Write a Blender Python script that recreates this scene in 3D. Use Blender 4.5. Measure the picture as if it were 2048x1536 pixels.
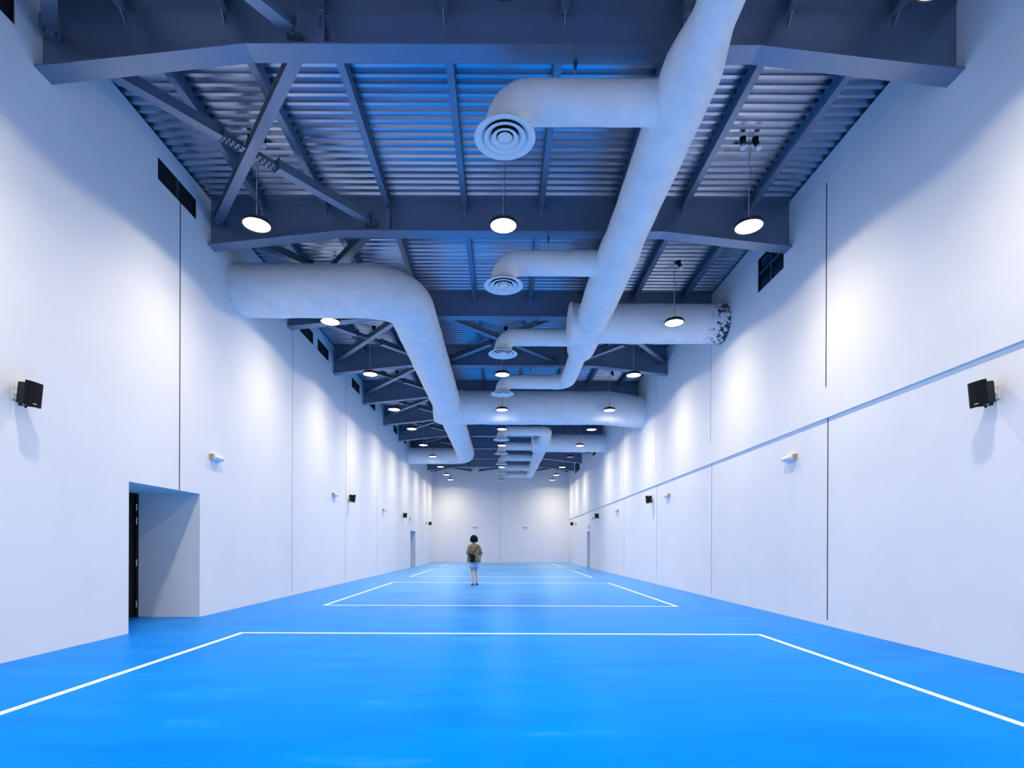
import bpy, math, random
from mathutils import Vector, Matrix

# ------------------------------------------------------------------ clearing
for o in list(bpy.data.objects):
    bpy.data.objects.remove(o, do_unlink=True)
SC = bpy.context.scene
COL = SC.collection
R = math.radians
random.seed(7)

# ------------------------------------------------------------------ dimensions (metres)
H = 1.30                      # eye height; heights below are often given as H + dz
XL, XR = -5.46, 5.42          # side walls
YN, YF = -2.0, 43.2           # near and far end walls
ROOF = H + 6.50               # underside of the roof deck
FOCAL = 1080.0                # focal length in pixels of a 2048 px wide frame
LAMP_POWER = 760.0

# ------------------------------------------------------------------ camera
cam = bpy.data.cameras.new('camera')
camo = bpy.data.objects.new('camera', cam)
COL.objects.link(camo)
cam.sensor_fit = 'HORIZONTAL'
cam.sensor_width = 36.0
cam.lens = FOCAL * 36.0 / 2048.0
cam.shift_x = 22.0 / 2048.0
cam.shift_y = 324.5 / 2048.0
cam.clip_start = 0.05
cam.clip_end = 200
camo.location = (0, 0, H)
camo.rotation_euler = (R(90), R(-0.2), 0)
SC.camera = camo

# ------------------------------------------------------------------ world, exposure
w = bpy.data.worlds.new('night_outside')
SC.world = w
w.use_nodes = True
w.node_tree.nodes['Background'].inputs[0].default_value = (0.01, 0.013, 0.02, 1)
w.node_tree.nodes['Background'].inputs[1].default_value = 0.3
SC.view_settings.view_transform = 'Standard'
SC.view_settings.look = 'None'
SC.view_settings.gamma = 1.0
SC.view_settings.use_curve_mapping = False
SC.view_settings.exposure = 0.0
SC.cycles.max_bounces = 8
SC.cycles.diffuse_bounces = 5
SC.cycles.glossy_bounces = 4
SC.cycles.sample_clamp_indirect = 6.0
SC.cycles.use_denoising = True

# ------------------------------------------------------------------ materials
def new_mat(name):
    m = bpy.data.materials.new(name)
    m.use_nodes = True
    nt = m.node_tree
    return m, nt, nt.nodes['Principled BSDF']

def plain(name, col, rough=0.6, metal=0.0, spec=0.5, emit=None):
    m, nt, b = new_mat(name)
    b.inputs['Base Color'].default_value = (*col, 1)
    b.inputs['Roughness'].default_value = rough
    b.inputs['Metallic'].default_value = metal
    b.inputs['Specular IOR Level'].default_value = spec
    if emit:
        b.inputs['Emission Color'].default_value = (*emit[0], 1)
        b.inputs['Emission Strength'].default_value = emit[1]
    return m

def N(nt, kind, **kw):
    n = nt.nodes.new(kind)
    for k, v in kw.items():
        setattr(n, k, v)
    return n

def coords(nt, scale=(1, 1, 1)):
    tc = N(nt, 'ShaderNodeTexCoord')
    mp = N(nt, 'ShaderNodeMapping')
    mp.inputs['Scale'].default_value = scale
    nt.links.new(tc.outputs['Object'], mp.inputs['Vector'])
    return mp.outputs['Vector']

def noise(nt, vec, scale, detail=4, rough=0.6):
    n = N(nt, 'ShaderNodeTexNoise')
    n.inputs['Scale'].default_value = scale
    n.inputs['Detail'].default_value = detail
    n.inputs['Roughness'].default_value = rough
    nt.links.new(vec, n.inputs['Vector'])
    return n.outputs['Fac']

def ramp(nt, fac, stops):
    r = N(nt, 'ShaderNodeValToRGB')
    els = r.color_ramp.elements
    while len(els) < len(stops):
        els.new(0.5)
    for e, (p, c) in zip(els, stops):
        e.position = p
        e.color = (*c, 1) if len(c) == 3 else c
    nt.links.new(fac, r.inputs['Fac'])
    return r.outputs['Color']

def maprange(nt, fac, a, b, c, d):
    n = N(nt, 'ShaderNodeMapRange')
    n.inputs['From Min'].default_value = a
    n.inputs['From Max'].default_value = b
    n.inputs['To Min'].default_value = c
    n.inputs['To Max'].default_value = d
    nt.links.new(fac, n.inputs['Value'])
    return n.outputs['Result']

def bump(nt, bsdf, fac, strength, dist=0.01):
    b = N(nt, 'ShaderNodeBump')
    b.inputs['Strength'].default_value = strength
    b.inputs['Distance'].default_value = dist
    nt.links.new(fac, b.inputs['Height'])
    nt.links.new(b.outputs['Normal'], bsdf.inputs['Normal'])

# white painted plaster
M_wall, nt, b = new_mat('wall_paint')
v = coords(nt)
f = noise(nt, v, 0.9, 5, 0.6)
nt.links.new(ramp(nt, f, [(0.3, (0.84, 0.845, 0.85)), (0.7, (0.885, 0.885, 0.885))]), b.inputs['Base Color'])
b.inputs['Roughness'].default_value = 0.75
b.inputs['Specular IOR Level'].default_value = 0.25
bump(nt, b, noise(nt, v, 5.0, 6, 0.65), 0.25, 0.01)
M_joint = plain('joint_sealant', (0.015, 0.016, 0.02), 0.8)
M_joint_thin = plain('joint_sealant_grey', (0.16, 0.17, 0.19), 0.8)
M_seam = plain('seam_paint', (0.88, 0.88, 0.88), 0.7)

# blue resin sports floor with trowel and mop streaks
M_floor, nt, b = new_mat('floor_resin')
v1 = coords(nt, (0.5, 1.6, 1))
f1 = noise(nt, v1, 1.3, 7, 0.62)
v2 = coords(nt, (1, 1, 1))
f2 = noise(nt, v2, 0.5, 3, 0.5)
c1 = ramp(nt, f1, [(0.36, (0.0, 0.195, 0.76)), (0.50, (0.0, 0.22, 0.81)), (0.60, (0.0, 0.23, 0.83)), (0.72, (0.018, 0.265, 0.85))])
nt.links.new(c1, b.inputs['Base Color'])
b.inputs['Roughness'].default_value = 0.6
b.inputs['Specular IOR Level'].default_value = 0.0
gl = N(nt, 'ShaderNodeBsdfGlossy')
gl.inputs['Color'].default_value = (0.55, 0.82, 1.0, 1)
mx = N(nt, 'ShaderNodeMath', operation='ADD')
nt.links.new(maprange(nt, f1, 0.3, 0.75, 0.29, 0.36), mx.inputs[0])
nt.links.new(maprange(nt, f2, 0.3, 0.7, -0.02, 0.04), mx.inputs[1])
nt.links.new(mx.outputs[0], gl.inputs['Roughness'])
lw_ = N(nt, 'ShaderNodeLayerWeight')
lw_.inputs['Blend'].default_value = 0.5
fr = N(nt, 'ShaderNodeMath', operation='POWER')
fr.inputs[1].default_value = 11.0
nt.links.new(lw_.outputs['Facing'], fr.inputs[0])
ms = N(nt, 'ShaderNodeMixShader')
nt.links.new(fr.outputs[0], ms.inputs[0])
nt.links.new(b.outputs[0], ms.inputs[1])
nt.links.new(gl.outputs[0], ms.inputs[2])
nt.links.new(ms.outputs[0], nt.nodes['Material Output'].inputs['Surface'])
bp_ = N(nt, 'ShaderNodeBump')
bp_.inputs['Strength'].default_value = 0.05
bp_.inputs['Distance'].default_value = 0.02
nt.links.new(noise(nt, v2, 2.2, 3, 0.5), bp_.inputs['Height'])
nt.links.new(bp_.outputs['Normal'], gl.inputs['Normal'])
M_line = plain('court_line_paint', (0.86, 0.9, 0.9), 0.4)

# galvanised roof deck
M_deck, nt, b = new_mat('galvanised_deck')
v = coords(nt, (0.35, 6.0, 1))
f = noise(nt, v, 1.2, 4, 0.6)
nt.links.new(ramp(nt, f, [(0.3, (0.40, 0.45, 0.55)), (0.7, (0.60, 0.655, 0.75))]), b.inputs['Base Color'])
b.inputs['Metallic'].default_value = 1.0
b.inputs['Roughness'].default_value = 0.28

# dark blue-grey painted steel
M_steel, nt, b = new_mat('steel_paint')
v = coords(nt)
f = noise(nt, v, 1.5, 4, 0.6)
nt.links.new(ramp(nt, f, [(0.3, (0.225, 0.275, 0.36)), (0.7, (0.26, 0.31, 0.40))]), b.inputs['Base Color'])
b.inputs['Metallic'].default_value = 0.7
b.inputs['Roughness'].default_value = 0.38
M_bolt = plain('bolt_steel', (0.10, 0.12, 0.15), 0.4, 0.7)
M_marker = plain('marker_ink', (0.02, 0.04, 0.14), 0.6)

# white cloth-wrapped ducts
M_duct, nt, b = new_mat('duct_wrap')
v = coords(nt)
f = noise(nt, v, 3.0, 6, 0.65)
fb = noise(nt, v, 14.0, 4, 0.6)
nt.links.new(ramp(nt, f, [(0.25, (0.80, 0.80, 0.80)), (0.6, (0.90, 0.90, 0.90))]), b.inputs['Base Color'])
b.inputs['Roughness'].default_value = 0.62
b.inputs['Specular IOR Level'].default_value = 0.35
ad = N(nt, 'ShaderNodeMath', operation='ADD')
nt.links.new(f, ad.inputs[0])
nt.links.new(maprange(nt, fb, 0, 1, 0, 0.35), ad.inputs[1])
bump(nt, b, ad.outputs[0], 0.8, 0.04)

# the same wrap, peeling and mouldy where it meets the ledge wall
M_peel, nt, b = new_mat('duct_wrap_peeling')
tc = N(nt, 'ShaderNodeTexCoord')
sep = N(nt, 'ShaderNodeSeparateXYZ')
nt.links.new(tc.outputs['Object'], sep.inputs[0])
v = coords(nt)
f = noise(nt, v, 3.0, 6, 0.65)
base = ramp(nt, f, [(0.25, (0.80, 0.80, 0.80)), (0.6, (0.90, 0.90, 0.90))])
near = maprange(nt, sep.outputs['X'], 4.55, 5.4, 0.0, 0.34)
fp = noise(nt, v, 11.0, 6, 0.7)
ad = N(nt, 'ShaderNodeMath', operation='ADD')
nt.links.new(fp, ad.inputs[0])
nt.links.new(near, ad.inputs[1])
mask = ramp(nt, ad.outputs[0], [(0.76, (0, 0, 0)), (0.79, (1, 1, 1))])
mix = N(nt, 'ShaderNodeMix', data_type='RGBA')
nt.links.new(mask, mix.inputs[0])
nt.links.new(base, mix.inputs[6])
mix.inputs[7].default_value = (0.045, 0.045, 0.05, 1)
nt.links.new(mix.outputs[2], b.inputs['Base Color'])
b.inputs['Roughness'].default_value = 0.65
bump(nt, b, f, 0.55, 0.03)

M_diff = plain('diffuser_enamel', (0.80, 0.81, 0.82), 0.4)
M_dark = plain('dark_void', (0.012, 0.012, 0.014), 0.7)
M_black = plain('black_plastic', (0.006, 0.006, 0.007), 0.5, 0.0, 0.25)
M_grille, nt, b = new_mat('speaker_grille')
b.inputs['Base Color'].default_value = (0.005, 0.005, 0.007, 1)
b.inputs['Roughness'].default_value = 0.7
b.inputs['Specular IOR Level'].default_value = 0.2
v = coords(nt)
vo = N(nt, 'ShaderNodeTexVoronoi')
vo.inputs['Scale'].default_value = 180
nt.links.new(v, vo.inputs['Vector'])
bump(nt, b, vo.outputs['Distance'], 0.4, 0.002)
M_white = plain('white_plastic', (0.80, 0.81, 0.82), 0.45)
M_tan = plain('tan_end_cap', (0.42, 0.33, 0.2), 0.6)
M_acryl = plain('frosted_lens', (0.78, 0.82, 0.9), 0.25)
M_glass = plain('night_window_glass', (0.006, 0.007, 0.012), 0.12, 0.0, 0.5)
M_frame = plain('window_frame_metal', (0.09, 0.11, 0.16), 0.45, 0.5)
M_vent = plain('opening_black', (0.004, 0.004, 0.005), 0.8)
M_door = plain('door_black', (0.006, 0.006, 0.007), 0.5, 0.0, 0.2)
M_doorg = plain('door_grey', (0.30, 0.32, 0.35), 0.45)
M_chrome = plain('hinge_metal', (0.7, 0.7, 0.72), 0.3, 0.9)
M_lamp = plain('lamp_casting', (0.03, 0.032, 0.036), 0.4, 0.5)
M_lens = plain('lit_lens', (0.9, 0.9, 0.9), 0.4, emit=((1.0, 0.97, 0.92), 9.0))
M_lensoff = plain('unlit_lens', (0.6, 0.62, 0.66), 0.4)
M_chain = plain('chain_zinc', (0.6, 0.62, 0.65), 0.45, 0.5)
M_badge = plain('badge_silver', (0.7, 0.7, 0.7), 0.4)
M_sign = plain('sign_grey', (0.45, 0.48, 0.5), 0.5)
M_bluetag = plain('blue_tag', (0.03, 0.05, 0.5), 0.5)

# ------------------------------------------------------------------ mesh builder
class MB:
    def __init__(s):
        s.v = []; s.f = []; s.m = []; s.mi = 0

    def quad(s, *p):
        i = len(s.v)
        s.v += [tuple(q) for q in p]
        s.f.append(tuple(range(i, i + len(p)))); s.m.append(s.mi)

    def box(s, x0, x1, y0, y1, z0, z1):
        i = len(s.v)
        s.v += [(x0, y0, z0), (x1, y0, z0), (x1, y1, z0), (x0, y1, z0),
                (x0, y0, z1), (x1, y0, z1), (x1, y1, z1), (x0, y1, z1)]
        for q in ((3, 2, 1, 0), (4, 5, 6, 7), (0, 1, 5, 4), (1, 2, 6, 5), (2, 3, 7, 6), (3, 0, 4, 7)):
            s.f.append(tuple(i + k for k in q)); s.m.append(s.mi)
        return s

    def prism(s, poly, fn, d0, d1):
        """poly: 2-D outline; fn(a, b, d) -> point; extruded from d0 to d1"""
        i = len(s.v); n = len(poly)
        s.v += [tuple(fn(a, b, d0)) for a, b in poly] + [tuple(fn(a, b, d1)) for a, b in poly]
        s.f.append(tuple(range(i + n - 1, i - 1, -1))); s.m.append(s.mi)
        s.f.append(tuple(range(i + n, i + 2 * n))); s.m.append(s.mi)
        for k in range(n):
            s.f.append((i + k, i + (k + 1) % n, i + n + (k + 1) % n, i + n + k)); s.m.append(s.mi)
        return s

    def bar(s, p, q, w, h, up=(0, 0, 1)):
        p, q = Vector(p), Vector(q)
        d = (q - p).normalized()
        sd = d.cross(Vector(up)).normalized()
        u = sd.cross(d)
        i = len(s.v)
        for c in (p, q):
            for a, b_ in ((-1, -1), (1, -1), (1, 1), (-1, 1)):
                s.v.append(tuple(c + sd * (a * w / 2) + u * (b_ * h / 2)))
        for k in ((3, 2, 1, 0), (4, 5, 6, 7), (0, 1, 5, 4), (1, 2, 6, 5), (2, 3, 7, 6), (3, 0, 4, 7)):
            s.f.append(tuple(i + j for j in k)); s.m.append(s.mi)
        return s

    def lathe(s, prof, n=32, c=(0, 0, 0), axis='Z', closed=False):
        """prof: list of (r, z)"""
        i = len(s.v); L = len(prof)
        for k in range(n):
            a = 2 * math.pi * k / n
            for r, z in prof:
                x, y = r * math.cos(a), r * math.sin(a)
                p = {'Z': (x, y, z), 'Y': (x, z, y), 'X': (z, x, y)}[axis]
                s.v.append((p[0] + c[0], p[1] + c[1], p[2] + c[2]))
        for k in range(n):
            for j in range(L if closed else L - 1):
                a, b_ = i + k * L + j, i + k * L + (j + 1) % L
                c_, d = i + ((k + 1) % n) * L + (j + 1) % L, i + ((k + 1) % n) * L + j
                s.f.append((a, d, c_, b_)); s.m.append(s.mi)
        return s

    def tube(s, path, radii, n=36, cap=True, wob=0.0, seed=0):
        rnd = random.Random(seed)
        P = [Vector(p) for p in path]
        if not isinstance(radii, (list, tuple)):
            radii = [radii] * len(P)
        i = len(s.v)
        T = []
        for k in range(len(P)):
            a = P[max(k - 1, 0)]; b_ = P[min(k + 1, len(P) - 1)]
            T.append((b_ - a).normalized())
        up = Vector((0, 0, 1)) if abs(T[0].z) < 0.9 else Vector((1, 0, 0))
        sd = T[0].cross(up).normalized()
        ph = [rnd.uniform(0, 6.28) for _ in range(6)]
        dist = 0.0
        for k in range(len(P)):
            if k:
                dist += (P[k] - P[k - 1]).length
                ax = T[k - 1].cross(T[k])
                if ax.length > 1e-6:
                    sd = Matrix.Rotation(T[k - 1].angle(T[k]), 3, ax.normalized()) @ sd
            u = sd.cross(T[k]).normalized()
            for j in range(n):
                a = 2 * math.pi * j / n
                rr = radii[k] * (1 + wob * (math.sin(3.1 * dist + 2 * a + ph[0]) + 0.7 * math.sin(5.7 * dist - a + ph[1]) + 0.6 * math.sin(9.3 * dist + 3 * a + ph[2])))
                s.v.append(tuple(P[k] + sd * (rr * math.cos(a)) + u * (rr * math.sin(a))))
        for k in range(len(P) - 1):
            for j in range(n):
                a, b_ = i + k * n + j, i + k * n + (j + 1) % n
                s.f.append((a, b_, b_ + n, a + n)); s.m.append(s.mi)
        if cap:
            s.f.append(tuple(i + j for j in range(n - 1, -1, -1))); s.m.append(s.mi)
            e = i + (len(P) - 1) * n
            s.f.append(tuple(e + j for j in range(n))); s.m.append(s.mi)
        return s

    def ball(s, c, r, n=16, m=10, sc=(1, 1, 1)):
        i = len(s.v)
        for k in range(m + 1):
            t = math.pi * k / m
            for j in range(n):
                a = 2 * math.pi * j / n
                s.v.append((c[0] + r * sc[0] * math.sin(t) * math.cos(a), c[1] + r * sc[1] * math.sin(t) * math.sin(a), c[2] + r * sc[2] * math.cos(t)))
        for k in range(m):
            for j in range(n):
                a, b_ = i + k * n + j, i + k * n + (j + 1) % n
                s.f.append((a, a + n, b_ + n, b_)); s.m.append(s.mi)
        return s

    def build(s, name, mat, parent=None, smooth=False, loc=None):
        me = bpy.data.meshes.new(name)
        me.from_pydata(s.v, [], s.f)
        for m in (mat if isinstance(mat, (list, tuple)) else [mat]):
            me.materials.append(m)
        me.polygons.foreach_set('material_index', s.m)
        if smooth:
            me.polygons.foreach_set('use_smooth', [True] * len(me.polygons))
            try:
                me.set_sharp_from_angle(angle=R(40))
            except Exception:
                pass
        me.update()
        o = bpy.data.objects.new(name, me)
        COL.objects.link(o)
        if parent:
            o.parent = parent
        if loc:
            o.location = loc
        return o

def tag(o, label, cat, group=None, kind=None):
    o['label'] = label
    o['category'] = cat
    if group: o['group'] = group
    if kind: o['kind'] = kind
    return o

def thing(name, label, cat, loc=(0, 0, 0), rz=0.0, group=None, kind=None):
    o = bpy.data.objects.new(name, None)
    o.empty_display_size = 0.2
    COL.objects.link(o)
    o.location = loc
    o.rotation_euler = (0, 0, rz)
    return tag(o, label, cat, group, kind)

def copy_tree(o, parent=None):
    c = o.copy()
    COL.objects.link(c)
    c.parent = parent
    for ch in list(o.children):
        copy_tree(ch, c)
    return c

ORD = ['first', 'second', 'third', 'fourth', 'fifth', 'sixth', 'seventh', 'eighth', 'ninth', 'tenth', 'eleventh', 'twelfth']
def arc(c, a, b_, t):
    """point on the quarter turn about corner c from direction a to direction b (vectors of equal length)"""
    return Vector(c) + Vector(a) * math.cos(t) + Vector(b_) * math.sin(t)

# ------------------------------------------------------------------ the setting
m = MB()
m.box(-7.0, 6.6, YN, YF, -0.2, 0.0)
floor = m.build('floor', M_floor)
tag(floor, 'glossy bright blue resin sports floor with white court lines', 'floor', kind='structure')
LW = 0.075
def court(y0, y1, x, lab):
    c = MB()
    z0, z1 = 0.0, 0.003
    c.box(-x, x, y0, y0 + LW, z0, z1)
    c.box(-x, x, y1 - LW, y1, z0, z1)
    c.box(-x, -x + LW, y0 + LW, y1 - LW, z0, z1)
    c.box(x - LW, x, y0 + LW, y1 - LW, z0, z1)
    o = c.build('court_outline', M_line, floor)
    o['label'] = lab
court(0.60, 8.06, 3.88, 'white painted outline of the nearest court')
court(11.75, 19.28, 3.88, 'white painted outline of the second court')
court(22.8, 31.0, 3.88, 'white painted outline of the third court')
court(33.8, 40.6, 3.88, 'white painted outline of the farthest court')

# corrugated roof deck
m = MB()
per, dep = 0.16, 0.055
y = YN; prof = []
while y < YF:
    prof += [(y, 0), (y + 0.055, 0), (y + 0.085, dep), (y + 0.130, dep)]
    y += per
prof.append((YF, 0))
prof = [(min(a, YF), b_) for a, b_ in prof]
for (a, h0), (b_, h1) in zip(prof, prof[1:]):
    if b_ - a > 1e-5:
        m.quad((XL - 0.3, a, ROOF + h0), (XL - 0.3, b_, ROOF + h1), (XR + 0.3, b_, ROOF + h1), (XR + 0.3, a, ROOF + h0))
m.quad((XL - 0.3, YN, ROOF + 0.12), (XL - 0.3, YF, ROOF + 0.12), (XR + 0.3, YF, ROOF + 0.12), (XR + 0.3, YN, ROOF + 0.12))
tag(m.build('ceiling', M_deck), 'galvanised corrugated steel roof deck over the whole hall', 'ceiling', kind='structure')

WTOP = ROOF - 0.025
def side_wall(name, x, sgn, zlo, zhi, holes, joints, extra, lab, mb=None):
    """wall face at x; sgn = +1 when the room lies towards +x; holes: (y0, y1, z0, z1, depth)"""
    m = mb or MB()
    ys = sorted({YN, YF, *[h[0] for h in holes], *[h[1] for h in holes]})
    zs = sorted({zlo, zhi, *[h[2] for h in holes], *[h[3] for h in holes]})
    for a, b_ in zip(ys, ys[1:]):
        for c, d in zip(zs, zs[1:]):
            cy, cz = (a + b_) / 2, (c + d) / 2
            if any(h[0] < cy < h[1] and h[2] < cz < h[3] for h in holes):
                continue
            p = [(x, a, c), (x, b_, c), (x, b_, d), (x, a, d)]
            m.quad(*(p if sgn < 0 else p[::-1]))
    for y0, y1, z0, z1, dp in holes:
        xb = x - sgn * dp
        m.quad((x, y0, z0), (xb, y0, z0), (xb, y0, z1), (x, y0, z1))
        m.quad((x, y1, z0), (x, y1, z1), (xb, y1, z1), (xb, y1, z0))
        m.quad((x, y0, z1), (xb, y0, z1), (xb, y1, z1), (x, y1, z1))
        if z0 > 0.01:
            m.quad((x, y0, z0), (x, y1, z0), (xb, y1, z0), (xb, y0, z0))
    if zhi == WTOP:
        m.quad((x, YN, zhi), (x, YF, zhi), (x - sgn * 0.3, YF, zhi), (x - sgn * 0.3, YN, zhi))
    m.mi = 1
    for yj, z0, z1, wd in joints:
        m.mi = 1 if wd >= 0.02 else 3
        m.box(x - 0.004, x + 0.004, yj - wd / 2, yj + wd / 2, z0, z1)
    m.mi = 2
    for z0, z1 in extra:
        m.box(x - 0.004, x + 0.004, YN, YF, z0, z1)
    m.mi = 0
    return m

DOOR_H = 2.23
LWIN = [(4.95, 6.05), (8.56, 9.65), (14.6, 15.65), (16.02, 17.07), (19.7, 20.8), (22.3, 23.4), (27.3, 28.35), (29.9, 31.0), (41.9, 42.9)]
LZ0, LZ1 = H + 5.81, H + 6.17
holesL = [(a, b_, LZ0, LZ1, 0.25) for a, b_ in LWIN]
holesL += [(7.92, 9.79, 0.0, DOOR_H, 1.19), (32.6, 34.5, 0.0, DOOR_H, 1.19)]
JT = H + 6.05
jl = [(9.16, DOOR_H + 0.01, LZ0, 0.02)] + [(yj, 0.10, H + 6.17, 0.011) for yj in (14.1, 18.95, 23.8, 28.7, 37.6)]
m = side_wall('wall_left', XL, 1, 0.0, WTOP, holesL, jl, [(H + 6.172, H + 6.182)], '')
tag(m.build('wall_left', [M_wall, M_joint, M_seam, M_joint_thin]), 'tall white plastered wall with the open black door recess', 'wall', kind='structure')

RWIN = [(10.32, 11.37, H + 5.34, H + 6.05), (30.8, 31.85, H + 5.3, H + 6.0), (37.1, 39.4, H + 5.3, H + 6.0)]
LEDGE = H + 2.148
XU = XR - 0.036
m = side_wall('wall_right', XR, -1, 0.0, LEDGE, [(32.9, 34.0, 0.0, DOOR_H, 0.7)],
              [(yj, 0.10, LEDGE - 0.001, wd) for yj, wd in ((8.96, 0.02), (13.9, 0.013), (18.8, 0.010), (23.8, 0.009), (28.7, 0.009))], [], '')
m.quad((XR, YN, LEDGE), (XR, YF, LEDGE), (XU, YF, LEDGE), (XU, YN, LEDGE))
side_wall('wall_right', XU, -1, LEDGE, WTOP, [(a, b_, c, d, 0.25) for a, b_, c, d in RWIN],
          [(yj, H + 2.66, JT, wd) for yj, wd in ((8.96, 0.02), (13.9, 0.013), (18.8, 0.010), (23.8, 0.009), (28.7, 0.009))],
          [(H + 6.052, H + 6.062)], '', m)
tag(m.build('wall_right', [M_wall, M_joint, M_seam, M_joint_thin]), 'tall white plastered wall with a long straight ledge', 'wall', kind='structure')

m = MB()
m.box(XL - 0.3, XR + 0.3, YF, YF + 0.2, 0, WTOP)
m.mi = 1
m.box(-0.055, -0.040, YF - 0.003, YF + 0.01, 0.06, H + 5.2)
tag(m.build('wall_back', [M_wall, M_joint_thin]), 'white far end wall with one central vertical joint', 'wall', kind='structure')
m = MB()
m.box(XL - 0.3, XR + 0.3, YN - 0.2, YN, 0, WTOP)
tag(m.build('wall_front', [M_wall]), 'white near end wall behind the viewer', 'wall', kind='structure')

# windows
def window(n, x, sgn, y0, y1, z0, z1, cross, lab):
    fr = MB()
    xd = x - sgn * 0.035
    t = 0.025
    def bx(a, b_, c, d):
        fr.box(min(xd - 0.02, xd + 0.02), max(xd - 0.02, xd + 0.02), a, b_, c, d)
    bx(y0 + 0.001, y1 - 0.001, z0 + 0.001, z0 + t); bx(y0 + 0.001, y1 - 0.001, z1 - t, z1 - 0.001)
    bx(y0 + 0.001, y0 + t, z0 + t, z1 - t); bx(y1 - t, y1 - 0.001, z0 + t, z1 - t)
    ym = (y0 + y1) / 2
    fr.mi = 1
    bx(ym - 0.02, ym + 0.02, z0 + t, z1 - t)
    if cross:
        zm = z0 + (z1 - z0) * 0.55
        bx(y0 + t, ym - 0.02, zm - 0.018, zm + 0.018); bx(ym + 0.02, y1 - t, zm - 0.018, zm + 0.018)
    o = fr.build('window_%d' % n, [M_vent, M_frame])
    tag(o, lab, 'window', kind='structure')
    g = MB()
    xg = xd - sgn * 0.004
    g.box(min(xg, xg - sgn * 0.006), max(xg, xg - sgn * 0.006), y0 + 0.002, y1 - 0.002, z0 + 0.002, z1 - 0.002)
    g.build('window_pane', M_glass if cross else M_vent, o)
for k, (a, b_) in enumerate(LWIN):
    window(k + 1, XL, 1, a, b_, LZ0, LZ1, False, 'dark two-pane clerestory window, %s along the wall with the big door recess' % ORD[k])
for k, (a, b_, c, d) in enumerate(RWIN):
    window(len(LWIN) + k + 1, XU, -1, a, b_, c, d, True, 'dark four-pane clerestory window, %s along the wall with the ledge' % ORD[k])

# doors at the back of their recesses
def door(n, x, sgn, y0, y1, dp, mat, lab, hinge_far=True, double=True):
    xb = x - sgn * dp
    t = 0.07
    f_ = MB()
    def bx(mm, xa, xc, a, b_, c, d):
        mm.box(min(xa, xc), max(xa, xc), a, b_, c, d)
    bx(f_, xb, xb + sgn * 0.08, y0 + 0.001, y0 + t, 0, DOOR_H - 0.002)
    bx(f_, xb, xb + sgn * 0.08, y1 - t, y1 - 0.001, 0, DOOR_H - 0.002)
    bx(f_, xb, xb + sgn * 0.08, y0 + t, y1 - t, DOOR_H - t, DOOR_H - 0.002)
    o = f_.build('door_%d' % n, mat)
    tag(o, lab, 'door', kind='structure')
    ym = (y0 + y1) / 2
    for a, b_ in ([(y0 + t, ym - 0.002), (ym + 0.002, y1 - t)] if double else [(y0 + t, y1 - t)]):
        l = MB()
        bx(l, xb + sgn * 0.015, xb + sgn * 0.055, a + 0.003, b_ - 0.003, 0.008, DOOR_H - t - 0.003)
        for zz in (0.25, 1.2):
            bx(l, xb + sgn * 0.055, xb + sgn * 0.062, a + 0.1, b_ - 0.1, zz, zz + 0.8)
        lf = l.build('door_leaf', mat, o)
        hd = MB()
        yy = b_ - 0.06 if (double and a < ym - 0.01) else a + 0.06
        hd.tube([(xb + sgn * 0.06, yy, 1.05), (xb + sgn * 0.11, yy, 1.05), (xb + sgn * 0.11, yy + (-0.1 if yy > (a + b_) / 2 else 0.1), 1.05)], 0.01, 8)
        hd.build('door_handle', M_chrome, lf)
    for zz in (0.23, 0.98, 1.73, 1.98):
        hh = MB()
        hh.tube([(xb + sgn * 0.088, y1 - t, zz - 0.06), (xb + sgn * 0.088, y1 - t, zz + 0.06)], 0.011, 10)
        hh.build('door_hinge', M_chrome, o)
door(1, XL, 1, 7.92, 9.79, 1.19, M_door, 'black double door set deep in the nearer wall recess')
door(2, XL, 1, 32.6, 34.5, 1.19, M_door, 'dark double door in the far narrow-looking recess beyond the speakers')
door(3, XR, -1, 32.9, 34.0, 0.70, M_doorg, 'grey door in the recess of the wall with the ledge', double=False)

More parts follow.
